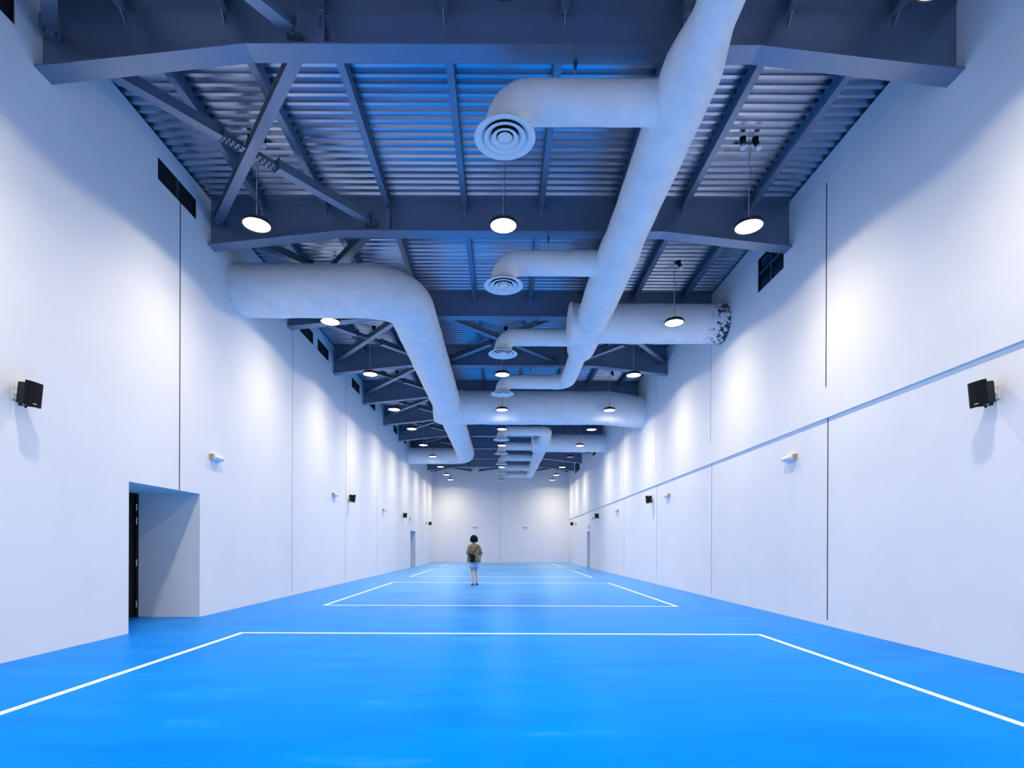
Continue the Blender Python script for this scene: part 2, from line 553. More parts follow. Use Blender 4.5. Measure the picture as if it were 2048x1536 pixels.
# ------------------------------------------------------------------ steel girders
GY = [6.415 + 3.72 * k for k in range(10)]
FW = 0.255
def gz(x):
    """underside of the girder above the floor"""
    if abs(x) <= 3.0:
        return H + 5.845
    e = XL if x < 0 else XR
    return H + 5.845 - 0.275 * (abs(x) - 3.0) / (abs(e) - 3.0)
xa, xb = XL + 0.002, XU - 0.002
PX = [-4.48, -3.30, -2.13, -0.70, 0.73, 2.15, 3.39, 4.64]
def make_girder():
    g = thing('steel_girder', '', 'girder', (0, GY[0], ROOF - 0.02))
    z0 = ROOF - 0.02                                    # local origin height
    xs = [xa, -3.0, 3.0, xb]
    fl = MB()
    for p, q in zip(xs, xs[1:]):
        a, b_ = gz(p) - z0, gz(q) - z0
        i = len(fl.v)
        fl.v += [(p, -FW / 2, a), (q, -FW / 2, b_), (q, FW / 2, b_), (p, FW / 2, a),
                 (p, -FW / 2, a + 0.022), (q, -FW / 2, b_ + 0.022), (q, FW / 2, b_ + 0.022), (p, FW / 2, a + 0.022)]
        for k in ((3, 2, 1, 0), (4, 5, 6, 7), (0, 1, 5, 4), (1, 2, 6, 5), (2, 3, 7, 6), (3, 0, 4, 7)):
            fl.f.append(tuple(i + j for j in k)); fl.m.append(0)
    fl.build('bottom_flange', M_steel, g)
    wb = MB()
    wb.prism([(xs[0], gz(xs[0]) - z0 + 0.022), (-3, gz(0) - z0 + 0.022), (3, gz(0) - z0 + 0.022), (xs[3], gz(xs[3]) - z0 + 0.022), (xs[3], 0), (xs[0], 0)],
             lambda a, b_, d: (a, d, b_), -0.006, 0.006)
    wb.build('web', M_steel, g)
    tf = MB(); tf.box(xa, xb, -0.11, 0.11, 0.0, 0.018); tf.build('top_flange', M_steel, g)
    for sx in (-2.13, 2.15):
        for sy in (-1, 1):
            st = MB()
            st.box(sx - 0.042, sx + 0.042, min(sy * 0.095, sy * 0.107), max(sy * 0.095, sy * 0.107), gz(0) - z0 + 0.0225, -0.215)
            st.box(sx - 0.006, sx + 0.006, min(sy * 0.007, sy * 0.095), max(sy * 0.007, sy * 0.095), gz(0) - z0 + 0.0225, -0.215)
            st.build('stiffener', M_steel, g)
    for px in PX:
        for sy in (-1, 1):
            cl = MB()
            cl.prism([(sy * 0.0065, -0.20), (sy * 0.10, -0.20), (sy * 0.0065, -0.31)], lambda a, b_, d: (d, a, b_), px - 0.005, px + 0.005)
            cl.build('cleat', M_steel, g)
    return g
girder = make_girder()
girders = [girder] + [copy_tree(girder) for _ in GY[1:]]
for k, (g, y) in enumerate(zip(girders, GY)):
    g.location = (0, y, ROOF - 0.02)
    tag(g, ('steel roof girder with tapered ends, %s from the near end of the hall' % ORD[k]) if k < 9 else
        'steel roof girder with tapered ends, last one before the far wall', 'girder', 'girders across the hall')

# handwriting on the two stiffeners of the nearest girder
def scribble(txt, x, y, z, size, rz, parent):
    cu = bpy.data.curves.new('handwriting', 'FONT')
    cu.body = txt; cu.size = size; cu.extrude = 0.0006
    cu.align_x = 'CENTER'; cu.align_y = 'CENTER'
    cu.materials.append(M_marker)
    tmp = bpy.data.objects.new('handwriting_curve', cu)
    COL.objects.link(tmp)
    bpy.context.view_layer.update()
    me = bpy.data.meshes.new_from_object(tmp.evaluated_get(bpy.context.evaluated_depsgraph_get()))
    bpy.data.objects.remove(tmp, do_unlink=True)
    me.name = 'handwriting'
    o = bpy.data.objects.new('handwriting', me)
    COL.objects.link(o)
    o.parent = parent
    o.location = (x, y, z)
    o.rotation_euler = (R(90), R(rz), 0)
scribble('128/661', -2.13, -0.1078, -0.37, 0.085, -90, girders[0])
scribble('64S.9', 2.15, -0.1078, -0.40, 0.085, -90, girders[0])

# purlins
def make_purlin(L0, L1):
    m = MB()
    m.box(-0.05, 0.05, L0, L1, -0.19, -0.178)
    m.box(-0.004, 0.004, L0, L1, -0.178, -0.022)
    m.box(-0.05, 0.05, L0 + 0.105, L1 - 0.105, -0.012, -0.0005)
    m.box(-0.004, 0.004, L0 + 0.105, L1 - 0.105, -0.022, -0.012)
    return m.build('roof_purlin', M_steel)
full = make_purlin(0.010, 3.71)
first = MB()
first_l = GY[0] - 2.9
pf = make_purlin(-first_l, -0.010)
pl = make_purlin(0.010, YF - GY[-1] - 0.003)
used = False
for bay in range(-1, 10):
    for j, px in enumerate(PX):
        if bay == -1:
            o = pf if j == 0 else pf.copy()
        elif bay == 9:
            o = pl if j == 0 else pl.copy()
        else:
            o = full if (bay == 0 and j == 0) else full.copy()
        if o.name not in COL.objects:
            COL.objects.link(o)
        o.location = (px, GY[max(bay, 0)], ROOF)
        where = ('before the first girder' if bay == -1 else 'between the last girder and the far wall' if bay == 9
                 else 'between the %s and %s girders' % (ORD[bay], ORD[bay + 1]))
        tag(o, 'steel purlin %s, %s from the door recess wall' % (where, ORD[j]), 'purlin', 'purlins under the roof deck')

# cross bracing
def hsec(m, p, q, w=0.15, h=0.15, t=0.010):
    p, q = Vector(p), Vector(q)
    up = Vector((0, 0, 1))
    m.bar(p - up * (h / 2 - t / 2), q - up * (h / 2 - t / 2), w, t)
    m.bar(p + up * (h / 2 - t / 2), q + up * (h / 2 - t / 2), w, t)
    m.bar(p, q, t, h - 2 * t)
def make_brace(x0, x1, y0, y1, zc, flip):
    """one X: a through member and two half members spliced to it"""
    cx, cy = (x0 + x1) / 2, (y0 + y1) / 2
    b = thing('cross_brace', '', 'brace', (cx, cy, zc))
    hx, hy = (x1 - x0) / 2, (y1 - y0) / 2
    s = -1 if flip else 1
    A0, A1 = Vector((-hx * s, hy, 0)), Vector((hx * s, -hy, 0))
    d = (A1 - A0).normalized()
    m = MB(); hsec(m, A0 + d * 0.05, A1 - d * 0.05); m.build('through_member', M_steel, b)
    B0, B1 = Vector((-hx * s, -hy, 0)), Vector((hx * s, hy, 0))
    e = (B1 - B0).normalized()
    for P, Q in ((B0 + e * 0.05, -e * 0.42), (e * 0.42, B1 - e * 0.05)):
        m = MB(); hsec(m, P, Q); m.build('half_member', M_steel, b)
    sd = e.cross(Vector((0, 0, 1))).normalized()
    for sg in (-1, 1):
        m = MB()
        m.bar(e * (sg * 0.10), e * (sg * 0.415), 0.014, 0.12)
        m.bar(e * (sg * 0.10) - Vector((0, 0, 0.05)), e * (sg * 0.40) - Vector((0, 0, 0.05)), 0.13, 0.010)
        pl_ = m.build('splice_plate', M_steel, b)
        m = MB(); m.bar(e * (sg * 0.416), e * (sg * 0.428), 0.19, 0.19); m.build('end_plate', M_steel, b)
        for k in (0.17, 0.24, 0.31, 0.37):
            for q in (-1, 1):
                m = MB()
                c = e * (sg * k) + sd * (q * 0.04) + Vector((0, 0, -0.062))
                m.lathe([(0, -0.022), (0.016, -0.022), (0.016, 0.006), (0, 0.006)], 6, c)
                m.build('bolt', M_bolt, pl_)
    for P, dr in ((A0, d), (A1, -d), (B0, e), (B1, -e)):
        m = MB()
        m.bar(P + dr * 0.035, P + dr * 0.05, 0.20, 0.20)
        ep = m.build('end_plate', M_steel, b)
        q = Vector((0, -1 if P.y < 0 else 1, 0))
        m = MB()
        m.bar(P + dr * 0.035, P + q * 0.0 - dr * 0.045, 0.014, 0.16)
        m.bar(P + dr * 0.035 - Vector((0, 0, 0.085)), P - dr * 0.045 - Vector((0, 0, 0.085)), 0.17, 0.012)
        m.build('gusset_plate', M_steel, b)
        for k in (-0.055, 0.055):
            m = MB()
            c = P + dr * 0.075 + dr.cross(Vector((0, 0, 1))) * k + Vector((0, 0, -0.085))
            m.lathe([(0, -0.03), (0.015, -0.03), (0.015, 0.012), (0, 0.012)], 6, c)
            m.build('bolt', M_bolt, ep)
    return b
BZ = H + 6.05
bays = []
for bay in range(-1, 10):
    y0 = (GY[bay] if bay >= 0 else 2.6) + 0.09
    y1 = (GY[bay + 1] if bay < 9 else YF - 0.05) - 0.09
    panels = [(-5.30, -2.42, False)]
    if bay in (2, 9):
        panels += [(-1.72, 1.72, True), (2.55, 5.26, True)]
    for pi, (x0, x1, fl) in enumerate(panels):
        bays.append((bay, pi, x0, x1, y0, y1, fl))
proto = None
for bay, pi, x0, x1, y0, y1, fl in bays:
    if pi == 0 and 0 <= bay < 9 and proto is not None:
        o = copy_tree(proto); o.location = ((x0 + x1) / 2, (y0 + y1) / 2, BZ)
    else:
        o = make_brace(x0, x1, y0, y1, BZ, fl)
        if pi == 0 and bay == 0: proto = o
    where = ('before the first girder' if bay == -1 else 'beyond the last girder' if bay == 9 else 'between the %s and %s girders' % (ORD[bay], ORD[bay + 1]))
    side = ['by the door recess wall', 'over the middle of the hall', 'by the wall with the ledge'][pi]
    tag(o, 'bolted steel cross brace %s, %s' % (where, side), 'brace', 'cross braces under the roof')

# ------------------------------------------------------------------ ducts
DZ = H + 5.42
def lin(a, b_, step=0.12):
    a, b_ = Vector(a), Vector(b_)
    n = max(1, int((b_ - a).length / step))
    return [a.lerp(b_, k / n) for k in range(n + 1)]
def branch_path(x0, x1, y, z, rc=0.30, drop=0.30):
    p = lin((x0, y, z), (x1 + rc, y, z))
    for k in range(1, 9):
        t = math.pi / 2 * k / 8
        p.append(Vector((x1 + rc - rc * math.sin(t), y, z - rc + rc * math.cos(t))))
    p.append(Vector((x1, y, z - drop - 0.001)))
    return p
def hanger(parent, x, y, ztop, zbot):
    m = MB()
    m.tube([(x, y, zbot), (x, y, ztop)], 0.006, 8)
    hr = m.build('hanger_rod', M_chain, parent)
    m = MB()
    m.box(x - 0.022, x + 0.022, y - 0.05, y + 0.012, ztop - 0.03, ztop)
    m.box(x - 0.022, x + 0.022, y - 0.005, y + 0.012, ztop, ztop + 0.03)
    m.tube([(x, y - 0.03, ztop - 0.08), (x, y - 0.03, ztop - 0.03)], 0.012, 8)
    m.build('beam_clamp', M_bolt, hr)

DIFF = []
d1 = thing('supply_duct', 'white wrapped duct with four branches running overhead to the first cross duct', 'duct', (0, 0, 0))
TX = 2.16
def trunk_r(y):
    pts = [(0, .225), (5.55, .225), (6.1, .34), (9.5, .342), (9.9, .383), (14.75, .383), (15.1, .245), (30, .245)]
    for (a, ra), (b_, rb) in zip(pts, pts[1:]):
        if a <= y <= b_:
            return ra + (rb - ra) * (y - a) / (b_ - a)
    return .245
def elbow_xy(c, a, b_, n=12):
    return [arc(c, a, b_, math.pi / 2 * k / n) for k in range(n + 1)]
ys_ = 2.9
path = lin((TX, 2.9, DZ), (TX, 17.80 - 0.42, DZ), 0.1)
rad = [trunk_r(p.y) for p in path]
el = elbow_xy((TX - 0.42, 17.80 - 0.42, DZ), (0.42, 0, 0), (0, 0.42, 0))
path += el[1:]; rad += [0.24] * 12
bp = branch_path(TX - 0.42, 0.03, 17.80, DZ, 0.27, 0.27)
path += bp[1:]; rad += [0.225] * (len(bp) - 1)
m = MB(); m.tube(path, rad, 40, True, 0.009, 1); m.build('trunk', M_duct, d1, True)
DIFF.append((0.03, 17.80, DZ - 0.27, 'fourth'))
for k, (yy, rr) in enumerate(((6.60, .235), (10.34, .225), (14.02, .213))):
    m = MB(); m.tube(branch_path(TX, 0.03, yy, DZ), rr, 36, True, 0.008, 10 + k); m.build('branch', M_duct, d1, True)
    DIFF.append((0.03, yy, DZ - 0.30, ['first', 'second', 'third'][k]))
    hanger(d1, 0.88, GY[k] + FW / 2 + 0.012, H + 5.845, DZ + rr - 0.01)
hanger(d1, 0.95, GY[3] + FW / 2 + 0.012, H + 5.845, DZ + 0.2)
hanger(d1, 2.16, 2.92, ROOF, DZ + 0.2)
# cross duct into the ledge wall
PY, PR = 13.14, 0.455
m = MB(); m.tube(lin((1.66, PY, DZ), (XU - 0.002, PY, DZ), 0.1), PR, 44, True, 0.006, 20); m.build('cross_duct', M_peel, d1, True)
m = MB(); m.lathe([(0, -0.06), (0.30, -0.055), (0.44, -0.03), (0.495, 0.0), (0.495, 0.02), (0, 0.02)], 40, (1.66, PY, DZ), 'X'); m.build('end_cap', M_duct, d1, True)

# big cloth-wrapped return duct
LZ = H + 5.30
d2 = thing('return_duct', 'thick white wrapped duct bending out of the door recess wall and running down the hall', 'duct', (0, 0, 0))
LX, LY0, LY1 = -2.03, 11.25, 31.75
rc = 0.86
path = lin((XL + 0.002, LY0, LZ), (LX - rc, LY0, LZ), 0.12)
path += elbow_xy((LX - rc, LY0 + rc, LZ), (0, -rc, 0), (rc, 0, 0), 16)[1:]
path += lin((LX, LY0 + rc, LZ), (LX, LY1 - rc, LZ), 0.12)[1:]
path += elbow_xy((LX - rc, LY1 - rc, LZ), (rc, 0, 0), (0, rc, 0), 16)[1:]
path += lin((LX - rc, LY1, LZ), (XL + 0.002, LY1, LZ), 0.12)[1:]
rad = [(.52 if p.y < 20.9 else .49) if p.y < LY1 - 0.9 else .475 for p in path]
for _ in range(4):
    rad = [rad[0]] + [(rad[k - 1] + rad[k] + rad[k + 1]) / 3 for k in range(1, len(rad) - 1)] + [rad[-1]]
m = MB(); m.tube(path, rad, 48, True, 0.006, 30); m.build('trunk', M_duct, d2, True)
P2Y, P2R, P2Z = 20.56, 0.625, H + 5.27
path = lin((-2.56, P2Y, P2Z), (3.95, P2Y, P2Z), 0.12) + lin((4.05, P2Y, P2Z - 0.005), (XU - 0.15, P2Y, P2Z - 0.155), 0.12) + [Vector((XU - 0.08, P2Y, P2Z - 0.158)), Vector((XU - 0.05, P2Y, P2Z - 0.158)), Vector((XU - 0.003, P2Y, P2Z - 0.158))]
rad = [P2R - 0.12 * max(0, (-2.36 - p.x) / 0.2) if p.x < -2.36 else (P2R if p.x < 4 else P2R - 0.03 * (p.x - 4)) for p in path]
m = MB(); m.tube(path, rad, 52, True, 0.006, 40); m.build('cross_duct', M_duct, d2, True)
m = MB(); m.lathe([(0.60, -0.03), (0.665, -0.03), (0.675, 0.0), (0.665, 0.03), (0.60, 0.03)], 48, (-1.50, P2Y, P2Z), 'X'); m.build('flange_collar', M_duct, d2, True)
m = MB(); m.lathe([(0.60, -0.02), (0.640, -0.02), (0.648, 0.0), (0.640, 0.02), (0.60, 0.02)], 48, (4.0, P2Y, P2Z), 'X'); m.build('seam_band', M_duct, d2, True)

# far supply duct
DF = H + 5.36
d3 = thing('supply_duct', 'far white wrapped duct ladder with five branches beyond the biggest cross duct', 'duct', (0, 0, 0))
FYS = [25.16, 28.95, 32.62, 36.7, 40.5]
y0, y1 = FYS[0], FYS[-1]
path = branch_path(TX - 0.42, 0.0, y0, DF, 0.27, 0.27)[::-1]
path += elbow_xy((TX - 0.42, y0 + 0.42, DF), (0, -0.42, 0), (0.42, 0, 0))[1:]
path += lin((TX, y0 + 0.42, DF), (TX, y1 - 0.42, DF), 0.15)[1:]
path += elbow_xy((TX - 0.42, y1 - 0.42, DF), (0.42, 0, 0), (0, 0.42, 0))[1:]
path += branch_path(TX - 0.42, 0.0, y1, DF, 0.27, 0.27)[1:]
def r3(p):
    if p.x < TX - 0.3 and p.y < 30: return .215
    if p.x < TX - 0.3: return .20
    return .235 if p.y < 26.5 else .33 if p.y < 33 else .30 if p.y < 37 else .25
rad = [r3(p) for p in path]
for _ in range(3):
    rad = [rad[0]] + [(rad[k - 1] + rad[k] + rad[k + 1]) / 3 for k in range(1, len(rad) - 1)] + [rad[-1]]
m = MB(); m.tube(path, rad, 32, True, 0.008, 50); m.build('trunk', M_duct, d3, True)
for k, yy in enumerate(FYS):
    if 0 < k < 4:
        m = MB(); m.tube(branch_path(TX, 0.0, yy, DF, 0.27, 0.27), 0.215, 28, True, 0.008, 60 + k); m.build('branch', M_duct, d3, True)
    DIFF.append((0.0, yy, DF - 0.27, ORD[4 + k]))
    gi = 5 + k
    hanger(d3, 0.95, GY[gi] + FW / 2 + 0.012, H + 5.845, DF + 0.19)
m = MB(); m.tube(lin((1.62, 28.02, DF), (XU - 0.002, 28.02, DF), 0.15), 0.46, 36, True, 0.006, 70); m.build('cross_duct', M_duct, d3, True)
m = MB(); m.lathe([(0, -0.06), (0.30, -0.055), (0.44, -0.03), (0.49, 0.0), (0.49, 0.02), (0, 0.02)], 36, (1.62, 28.02, DF), 'X'); m.build('end_cap', M_duct, d3, True)

# round ceiling diffusers
def make_diffuser():
    t = thing('air_diffuser', '', 'diffuser')
    m = MB(); m.lathe([(0.245, 0.02), (0.245, -0.04), (0.235, -0.04), (0.235, 0.02)], 48, closed=True); m.build('neck_collar', M_diff, t, True)
    m = MB(); m.lathe([(0.236, -0.01), (0.246, -0.01), (0.262, -0.045), (0.315, -0.085), (0.372, -0.105), (0.374, -0.116), (0.366, -0.119), (0.30, -0.105), (0.245, -0.072), (0.236, -0.04)], 56, closed=True)
    m.build('bell_ring', M_diff, t, True)
    for r0, r1, z0, z1 in ((0.165, 0.255, -0.055, -0.115), (0.095, 0.165, -0.065, -0.120)):
        m = MB(); m.lathe([(r0, z0), (r0 + 0.006, z0 - 0.002), (r0 + (r1 - r0) * 0.5, (z0 + z1) / 2 - 0.012), (r1, z1 + 0.006), (r1 + 0.001, z1), (r1 - 0.005, z1 - 0.002), (r0 + (r1 - r0) * 0.45, (z0 + z1) / 2 - 0.022), (r0, z0 - 0.012)], 48, closed=True)
        m.build('cone_ring', M_diff, t, True)
    m = MB(); m.lathe([(0, -0.118), (0.05, -0.122), (0.078, -0.114), (0.088, -0.104), (0.06, -0.085), (0.012, -0.07), (0.012, 0.0), (0, 0.0)], 40); m.build('centre_disc', M_diff, t, True)
    m = MB()
    for a in range(3):
        c, s_ = math.cos(a * math.pi / 3), math.sin(a * math.pi / 3)
        m.bar((-0.238 * c, -0.238 * s_, -0.035), (0.238 * c, 0.238 * s_, -0.035), 0.006, 0.02)
    m.build('spider_bracket', M_dark, t)
    m = MB(); m.lathe([(0, 0.012), (0.234, 0.012), (0.234, 0.002), (0, 0.002)], 40); m.build('damper', M_dark, t, True)
    return t
dproto = make_diffuser()
for k, (x, y, z, nm) in enumerate(sorted(DIFF, key=lambda t: t[1])):
    o = dproto if k == 0 else copy_tree(dproto)
    o.location = (x, y, z - 0.022)
    if k == 0: o.scale = (1, 1, 1)
    tag(o, 'round white ceiling air diffuser, %s from the near end of the hall' % ORD[k], 'diffuser', 'round air diffusers along the middle')

# ------------------------------------------------------------------ pendants
LDZ = H + 5.085
def lamp_light():
    l = bpy.data.lights.new('lamp_light', 'SPOT')
    l.energy = LAMP_POWER
    l.color = (1.0, 0.87, 0.65)
    l.shadow_soft_size = 0.17
    l.spot_size = R(166)
    l.spot_blend = 0.12
    l.use_nodes = True
    nt = l.node_tree
    em = nt.nodes['Emission']
    ge = nt.nodes.new('ShaderNodeNewGeometry')
    se = nt.nodes.new('ShaderNodeSeparateXYZ')
    nt.links.new(ge.outputs['Incoming'], se.inputs[0])
    ab = nt.nodes.new('ShaderNodeMath'); ab.operation = 'ABSOLUTE'
    nt.links.new(se.outputs['Z'], ab.inputs[0])
    pw = nt.nodes.new('ShaderNodeMath'); pw.operation = 'POWER'
    pw.inputs[1].default_value = 2.8
    nt.links.new(ab.outputs[0], pw.inputs[0])
    mr = nt.nodes.new('ShaderNodeMapRange')
    mr.inputs['From Min'].default_value = 0.0
    mr.inputs['From Max'].default_value = 1.0
    mr.inputs['To Min'].default_value = 0.075
    mr.inputs['To Max'].default_value = 1.0
    nt.links.new(pw.outputs[0], mr.inputs['Value'])
    nt.links.new(mr.outputs[0], em.inputs['Strength'])
    return l
LIGHT = lamp_light()
def make_lamp(lit=True):
    t = thing('pendant_light', '', 'lamp')
    m = MB()
    m.lathe([(0.222, 0.0), (0.226, 0.006), (0.226, 0.028), (0.215, 0.04), (0.15, 0.062), (0.115, 0.068), (0.115, 0.10), (0.085, 0.118), (0.03, 0.122), (0, 0.122),
             ], 40)
    m.lathe([(0.222, 0.0), (0.205, 0.0), (0.200, 0.014), (0.0, 0.014)], 40)
    hs = m.build('housing', M_lamp, t, True)
    m = MB()
    for k in range(20):
        a = 2 * math.pi * k / 20
        c, s_ = math.cos(a), math.sin(a)
        m.bar((0.105 * c, 0.105 * s_, 0.083), (0.195 * c, 0.195 * s_, 0.060), 0.005, 0.036)
    m.build('heat_sink', M_lamp, hs)
    m = MB(); m.lathe([(0, -0.004), (0.12, -0.004), (0.185, 0.0), (0.202, 0.006), (0.202, 0.012), (0, 0.012)], 40)
    m.build('lens', M_lens if lit else M_lensoff, t, True)
    m = MB()
    ring = [(0.022 * math.cos(a), 0, 0.142 + 0.022 * math.sin(a)) for a in [2 * math.pi * k / 14 for k in range(15)]]
    m.tube(ring, 0.005, 6, False); m.build('hook', M_chain, t, True)
    m = MB()
    z = 0.175; top = ROOF - LDZ - 0.01; k = 0
    while z < top:
        pts = []
        for j in range(13):
            a = 2 * math.pi * j / 12
            px, pz = 0.011 * math.cos(a), 0.026 * math.sin(a)
            pts.append((px, 0, z + pz) if k % 2 == 0 else (0, px, z + pz))
        m.tube(pts, 0.0038, 5, False)
        z += 0.041; k += 1
    m.build('chain', M_chain, t, True)
    m = MB()
    m.tube([(0.02, 0.02, 0.12)] + [(0.018 + 0.012 * math.sin(q * 1.9), 0.02 * math.cos(q * 1.3), 0.12 + q * 0.1) for q in range(1, int((top - 0.12) / 0.1))] + [(0.05, 0.0, top)], 0.0035, 5)
    m.build('cable', M_black, t, True)
    return t
def socket(t, x, ax):
    top = ROOF - LDZ
    m = MB()
    m.tube([(x, 0, top), (x, 0, top - 0.05)], 0.05, 14)
    m.tube([(x, 0, top - 0.05), (x + ax * 0.02, -0.05, top - 0.17)], 0.042, 14)
    sk = m.build('ceiling_socket', M_black, t, True)
    m = MB()
    m.tube([(x + ax * 0.02, -0.05, top - 0.17), (x + ax * 0.026, -0.065, top - 0.21)], 0.045, 14)
    m.build('socket_ring', M_white, sk, True)
lampA = make_lamp(True); socket(lampA, 0.10, 1)
lampB = make_lamp(True); socket(lampB, -0.10, -1); socket(lampB, 0.10, 1)
lampC = make_lamp(False); socket(lampC, 0.10, 1)
for t in (lampA, lampB):
    lo = bpy.data.objects.new('lamp_light', LIGHT)
    COL.objects.link(lo); lo.parent = t; lo.location = (0, 0, -0.03)
ROWS = [1.09, 4.82, 8.58, 12.28, 16.03, 19.62, 23.5, 27.0, 30.75, 34.7, 38.5, 41.4]
MID = {0, 1, 2, 4, 5, 6, 7, 9}
taken = set()
for r, y in enumerate(ROWS):
    for c, x in (('left', -3.9), ('mid', 0.02), ('right', 3.92)):
        if c == 'mid' and r not in MID:
            continue
        dark = (r == 8 and c == 'right')
        src = lampC if dark else lampB if (r == 2 and c != 'mid') else lampA
        if src.name in taken:
            o = copy_tree(src)
        else:
            o = src; taken.add(src.name)
        z = LDZ - (0.14 if r == 5 else 0.05 if r == 7 else 0.0)
        o.location = (x, y, z)
        row = ('in the row behind the viewer' if r == 0 else 'in the row before the first girder' if r == 1 else
               'beyond the last girder' if r == 11 else 'between the %s and %s girders' % (ORD[r - 2], ORD[r - 1]))
        side = {'left': 'nearest the door recess wall', 'mid': 'in the middle', 'right': 'nearest the ledge wall'}[c]
        tag(o, ('unlit dark round pendant %s, %s' if dark else 'lit round pendant %s, %s') % (row, side), 'pendant light', 'round pendants on chains')

# ------------------------------------------------------------------ wall speakers
def make_speaker():
    """faces +X; the wall plane is x = 0"""
    t = thing('wall_speaker', '', 'speaker')
    m = MB(); m.box(0.001, 0.012, -0.045, 0.045, -0.07, 0.07); m.tube([(0.012, 0, 0), (0.06, 0, 0)], 0.022, 12); br = m.build('wall_bracket', M_white, t)
    m = MB()
    m.bar((0.05, 0, -0.135), (0.20, 0, -0.15), 0.035, 0.010); m.bar((0.05, 0, 0.125), (0.15, 0, 0.112), 0.035, 0.010); m.bar((0.052, 0, -0.135), (0.052, 0, 0.125), 0.035, 0.012, (0, 1, 0))
    m.tube([(0.12, 0.0, -0.165), (0.12, 0.0, -0.145)], 0.012, 10)
    m.build('yoke', M_black, br)
    tilt = R(6)
    def fn(x, y, z):
        dx = x - 0.06
        return (0.06 + dx * math.cos(tilt) + z * math.sin(tilt), y, z * math.cos(tilt) - dx * math.sin(tilt))
    def shaped(mm):
        mm.v = [fn(*p) for p in mm.v]; return mm
    m = MB()
    m.prism([(0.065, -0.05), (0.18, -0.08), (0.20, -0.08), (0.20, 0.08), (0.18, 0.08), (0.065, 0.05)], lambda a, b_, d: (a, b_, d), -0.112, 0.112)
    cb = shaped(m).build('cabinet', M_black, t)
    m = MB()
    m.prism([(0.2005, -0.1), (0.222, -0.1), (0.236, -0.07), (0.241, 0), (0.236, 0.07), (0.222, 0.1), (0.2005, 0.1)], lambda a, b_, d: (a, b_, d), -0.136, 0.136)
    gr = shaped(m).build('grille', M_grille, t)
    m = MB(); m.box(0.2405, 0.243, -0.022, 0.022, -0.112, -0.102); shaped(m).build('badge', M_badge, gr)
    return t
sp = make_speaker()
first_sp = True
for side, x, rz, ys in (('door recess wall', XL, 0.0, (6.07, 19.3, 29.9, 40.5)), ('wall with the ledge', XR, math.pi, (5.92, 19.3, 29.8, 40.3))):
    for k, y in enumerate(ys):
        o = sp if first_sp else copy_tree(sp)
        first_sp = False
        o.location = (x, y, H + 1.70)
        o.rotation_euler = (0, 0, rz + (R(-4) if rz == 0 else R(4)))
        tag(o, 'black wall speaker on the %s, %s from the near end' % (side, ORD[k]), 'speaker', 'black wall speakers')

# ------------------------------------------------------------------ emergency lights
def make_elight():
    """on a wall facing +X, long side along Y"""
    t = thing('emergency_light', '', 'emergency light')
    m = MB()
    m.box(0.001, 0.045, -0.17, 0.17, -0.055, 0.065)
    m.build('housing', M_white, t)
    m = MB()
    prof = [(0.0455, 0.055)] + [(0.045 + 0.065 * math.sin(a), 0.055 * math.cos(a)) for a in [math.pi * k / 10 for k in range(1, 10)]] + [(0.0455, -0.055)]
    m.prism(prof, lambda a, b_, d: (a, d, b_), -0.158, 0.168)
    m.build('diffuser_lens', M_acryl, t)
    m = MB(); m.box(0.004, 0.075, -0.182, -0.1705, -0.045, 0.055); m.build('end_cap', M_tan, t)
    return t
el_ = make_elight(); fe = True
def put_el(loc, rz, lab, mirror=False):
    global fe
    o = el_ if fe else copy_tree(el_)
    fe = False
    o.location = loc; o.rotation_euler = (0, 0, rz)
    if mirror:
        o.scale = (1, -1, 1)
    tag(o, lab, 'emergency light', 'white emergency lights')
EZ = H + 1.66
for k, y in enumerate((10.28, 17.6, 25.0, 32.3, 39.2)):
    put_el((XL, y, EZ), 0, 'small white emergency light box on the door recess wall, %s from the near end' % ORD[k])
for k, y in enumerate((10.07, 17.5, 25.1, 31.6, 39.0)):
    put_el((XR, y, EZ), math.pi, 'small white emergency light box on the ledge wall, %s from the near end' % ORD[k], True)
put_el((-2.12, YF, H + 1.57), -math.pi / 2, 'small white light box on the far wall, above the walking person')
put_el((2.0, YF, H + 1.57), -math.pi / 2, 'small white light box on the far wall, on the ledge side')
# small plate over the grey door
m = MB(); m.box(-0.03, -0.001, -0.16, 0.16, -0.10, 0.10)
t = m.build('exit_sign', M_sign, None, False, (XR, 33.2, 2.52))
tag(t, 'small grey sign box above the door in the ledge wall', 'sign')

# ------------------------------------------------------------------ the walking person
M_skin = plain('skin', (0.62, 0.40, 0.32), 0.55)
M_hair = plain('hair', (0.004, 0.0035, 0.0035), 0.8, 0.0, 0.15)
M_shirt, nt, b = new_mat('olive_shirt')
f = noise(nt, coords(nt), 14, 4, 0.6)
nt.links.new(ramp(nt, f, [(0.3, (0.13, 0.122, 0.07)), (0.7, (0.23, 0.215, 0.13))]), b.inputs['Base Color'])
b.inputs['Roughness'].default_value = 0.9
M_shorts = plain('pale_blue_shorts', (0.42, 0.52, 0.72), 0.9)
M_bag = plain('black_bag', (0.005, 0.005, 0.006), 0.8, 0.0, 0.15)
M_shoe = plain('dark_sandal', (0.06, 0.055, 0.06), 0.6)

def skin(name, verts, edges, radii, mat, parent, root=0, sub=2):
    me = bpy.data.meshes.new(name)
    me.from_pydata(verts, edges, [])
    me.materials.append(mat)
    o = bpy.data.objects.new(name, me)
    COL.objects.link(o)
    o.parent = parent
    sm = o.modifiers.new('skin', 'SKIN')
    sm.use_smooth_shade = True
    for k, r_ in enumerate(radii):
        sv = me.skin_vertices[0].data[k]
        sv.radius = (r_, r_) if not isinstance(r_, tuple) else r_
        sv.use_root = (k == root)
    ss = o.modifiers.new('smooth', 'SUBSURF')
    ss.levels = sub; ss.render_levels = sub
    return o

